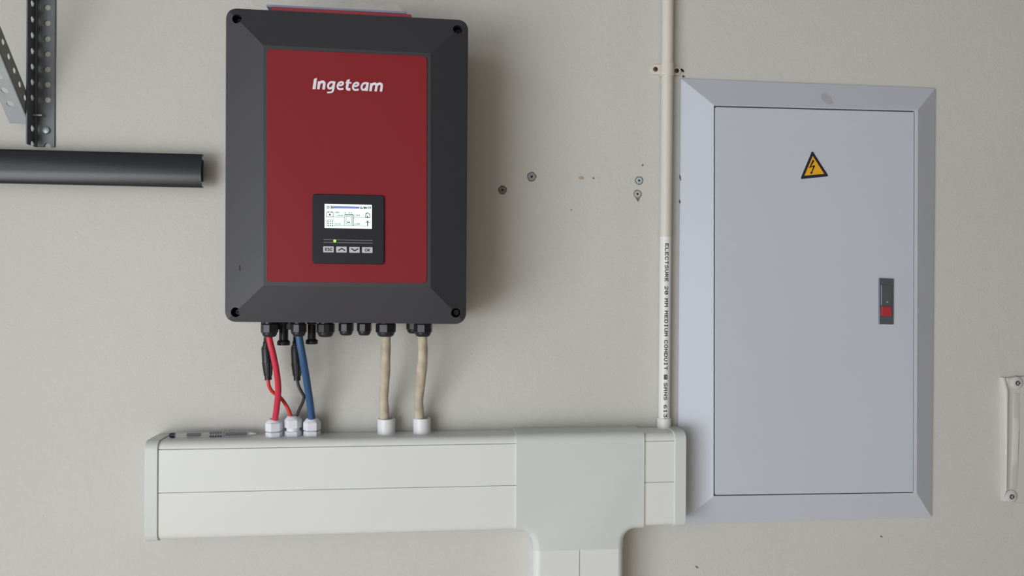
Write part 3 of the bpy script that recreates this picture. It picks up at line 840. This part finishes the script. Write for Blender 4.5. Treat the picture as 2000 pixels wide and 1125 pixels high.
# ------------------------------------------------------------------ wall plugs and drill holes
def wall_plug(u, v, r, m, label, seed=0, drip=False):
    p = P(u, v, .001); root = empty('wall_plug', (p.x, 0, p.z), label, 'wall plug')
    rnd = random.Random(seed); n = 22
    rr = [r*(1.16+.16*rnd.random()) for _ in range(n)]
    ring = [(p.x+rr[k]*math.cos(2*math.pi*k/n), p.z+rr[k]*math.sin(2*math.pi*k/n)) for k in range(n)]
    MB().prism([(x, -.0004, z) for x, z in ring], [(x, .001, z) for x, z in ring]).build('hole_edge', m_plugrim, root)
    R = []
    for q, t in [(r, -.001), (r, .0010), (r*.9, .0016), (r*.34, .0016), (r*.26, .0006), (r*.26, -.001)]:
        R.append([(p.x+q*math.cos(a), -t, p.z+q*math.sin(a)) for a in [2*math.pi*k/24 for k in range(24)]])
    MB().rings(R, closed=True).build('plug', m, root)
    MB().lathe([(r*.30, -.002), (r*.30, .0008)], 16, (p.x, 0, p.z), 'y').build('bore', m_dark, root)
    if drip:
        A = [P(a, b, .0006) for a, b in [(1241, 385), (1250, 384), (1248, 391), (1246, 394), (1244, 391)]]
        MB().prism(A, [(q.x, .001, q.z) for q in A]).build('chipped_plaster', m_plugrim, root)
wall_plug(981.5, 371, .0064, mat('dull_wall_plug', srgb(120, 118, 124), .7), 'dark grey wall plug nearest the inverter', 1)
wall_plug(1038.5, 345, .0068, m_plug, 'grey wall plug with chipped rim, second out from the inverter', 2)
wall_plug(1248.5, 352.5, .0062, mat('bluish_wall_plug', srgb(168, 180, 190), .6), 'pale bluish wall plug beside the conduit, upper of the pair', 3)
wall_plug(1245.5, 379, .0062, m_plug_light, 'off-white wall plug beside the conduit, lower of the pair, with chipped plaster below', 4, True)
def blemish(name, pts, m, label, cat):
    A = [P(a, b, .0006) for a, b in pts]
    o = MB().prism(A, [(q.x, .001, q.z) for q in A]).build(name, m, None, smooth=False); tag(o, label, cat); return o
blemish('filler_patch', [(1129, 346.5), (1133, 344), (1138, 344.5), (1140.5, 347), (1139.5, 350), (1136, 351), (1132, 349.5)], m_filler, 'small tan filler patch on bare wall between the wall plugs', 'filler patch')
blemish('paint_nick', [(1157.5, 346.5), (1160, 346), (1161.5, 348.5), (1159.5, 350), (1157.5, 348.5)], m_plugrim, 'tiny brown nick just right of the tan filler patch', 'wall mark')
blemish('paint_nick', [(1114, 409), (1117, 408.8), (1117.5, 410.3), (1115, 411)], m_plugrim, 'tiny dark nick low on the wall between the wall plugs', 'wall mark')
blemish('drill_hole', [(1329, 135), (1332, 134), (1335.5, 137), (1336, 141), (1333, 140.5), (1331, 138)], m_dark, 'dark drill hole just right of the conduit saddle', 'drill hole')
blemish('drill_hole', [(1332.5, 147.5), (1336, 147), (1338, 150), (1333.5, 151.5)], mat('plaster_hole', srgb(80, 76, 72), .9), 'small chipped hole at the top left corner of the distribution board', 'drill hole')
blemish('paint_nick', [(1253, 322), (1256, 320), (1257, 323), (1254.5, 325)], m_plugrim, 'faint nick above the pale bluish wall plug', 'wall mark')
blemish('paint_nick', [(1358, 1105), (1361, 1106), (1365, 1109), (1362, 1110), (1359, 1108)], m_plugrim, 'small nick on the wall below the distribution board', 'wall mark')
blemish('paint_nick', [(1720, 1046), (1724, 1048), (1723, 1050), (1719.5, 1048.5)], m_plugrim, 'small nick on the wall below the right half of the distribution board', 'wall mark')
# ------------------------------------------------------------------ painted plate at the right edge
pl = empty('wall_bracket_plate', (P(2010, 980, 0).x, 0, P(2010, 985, 0).z), 'wall-coloured painted metal plate with two screws at the right edge', 'wall plate')
def q4(pts, hf, name, m, bev):
    return slab(MB(), pts, hf, 0).build(name, m, pl, bevel=bev, seg=3)
q4([(1966, 738), (2110, 726), (2110, 990), (1961, 981)], .006, 'plate', m_paint, .003)
g = MB(); R = []
n = 12
for t in [k/10 for k in range(11)]:
    v = 737+t*240; ul = 1952+3*t; ur = 1973.5-6.5*t-4*max(0, t-.6)
    a = P(ul, v, 0); b = P(ur, v, .012)
    cx_ = (a.x+b.x)/2; rw = (b.x-a.x)/2; hh = .013*(min(1, t*14+.35))*(min(1, (1-t)*10+.3))
    R.append([(cx_-rw*math.cos(math.pi*k/n), -hh*math.sin(math.pi*k/n)**.8, a.z) for k in range(n+1)])
g.rings(R).build('raised_edge', m_paint, pl, ang=60)
g = MB(); R = []
for t in [k/8 for k in range(9)]:
    k_ = t; v = 768+t*190; uc = 1994-6*t; a = P(uc-16, v, .006); b = P(uc-1, v, .009); c = P(uc+2, v, .006)
    R.append([(a.x, -.005, a.z), (a.x+.002, -.0064, a.z), (b.x, -(.0064+.0012*min(1, 3*k_, 3-3*k_)), a.z), (c.x, -.005, a.z)])
g.rings(R).build('centre_web', m_paint, pl, ang=60, bevel=.001)
for u, v in ((1988.5, 748.5), (1977, 970.5)):
    p = P(u, v, .011)
    b_ = MB().lathe([(.0125, .004), (.0118, .0085), (.0080, .0105), (.0062, .0105)], 28, (p.x, 0, p.z), 'y').build('screw_boss', m_paint, pl)
    MB().lathe([(.0046, .010), (.0046, .0108)], 20, (p.x, 0, p.z), 'y').build('screw_recess', m_dark, b_)
    MB().lathe([(.0034, .0105), (.0034, .0122), (.0024, .0128)], 16, (p.x+.0004, 0, p.z), 'y').build('screw', m_screw, b_)
    MB().lathe([(.0013, .0126), (.0013, .0131)], 10, (p.x+.0012, 0, p.z), 'y').build('screw_slot', m_dark, b_)
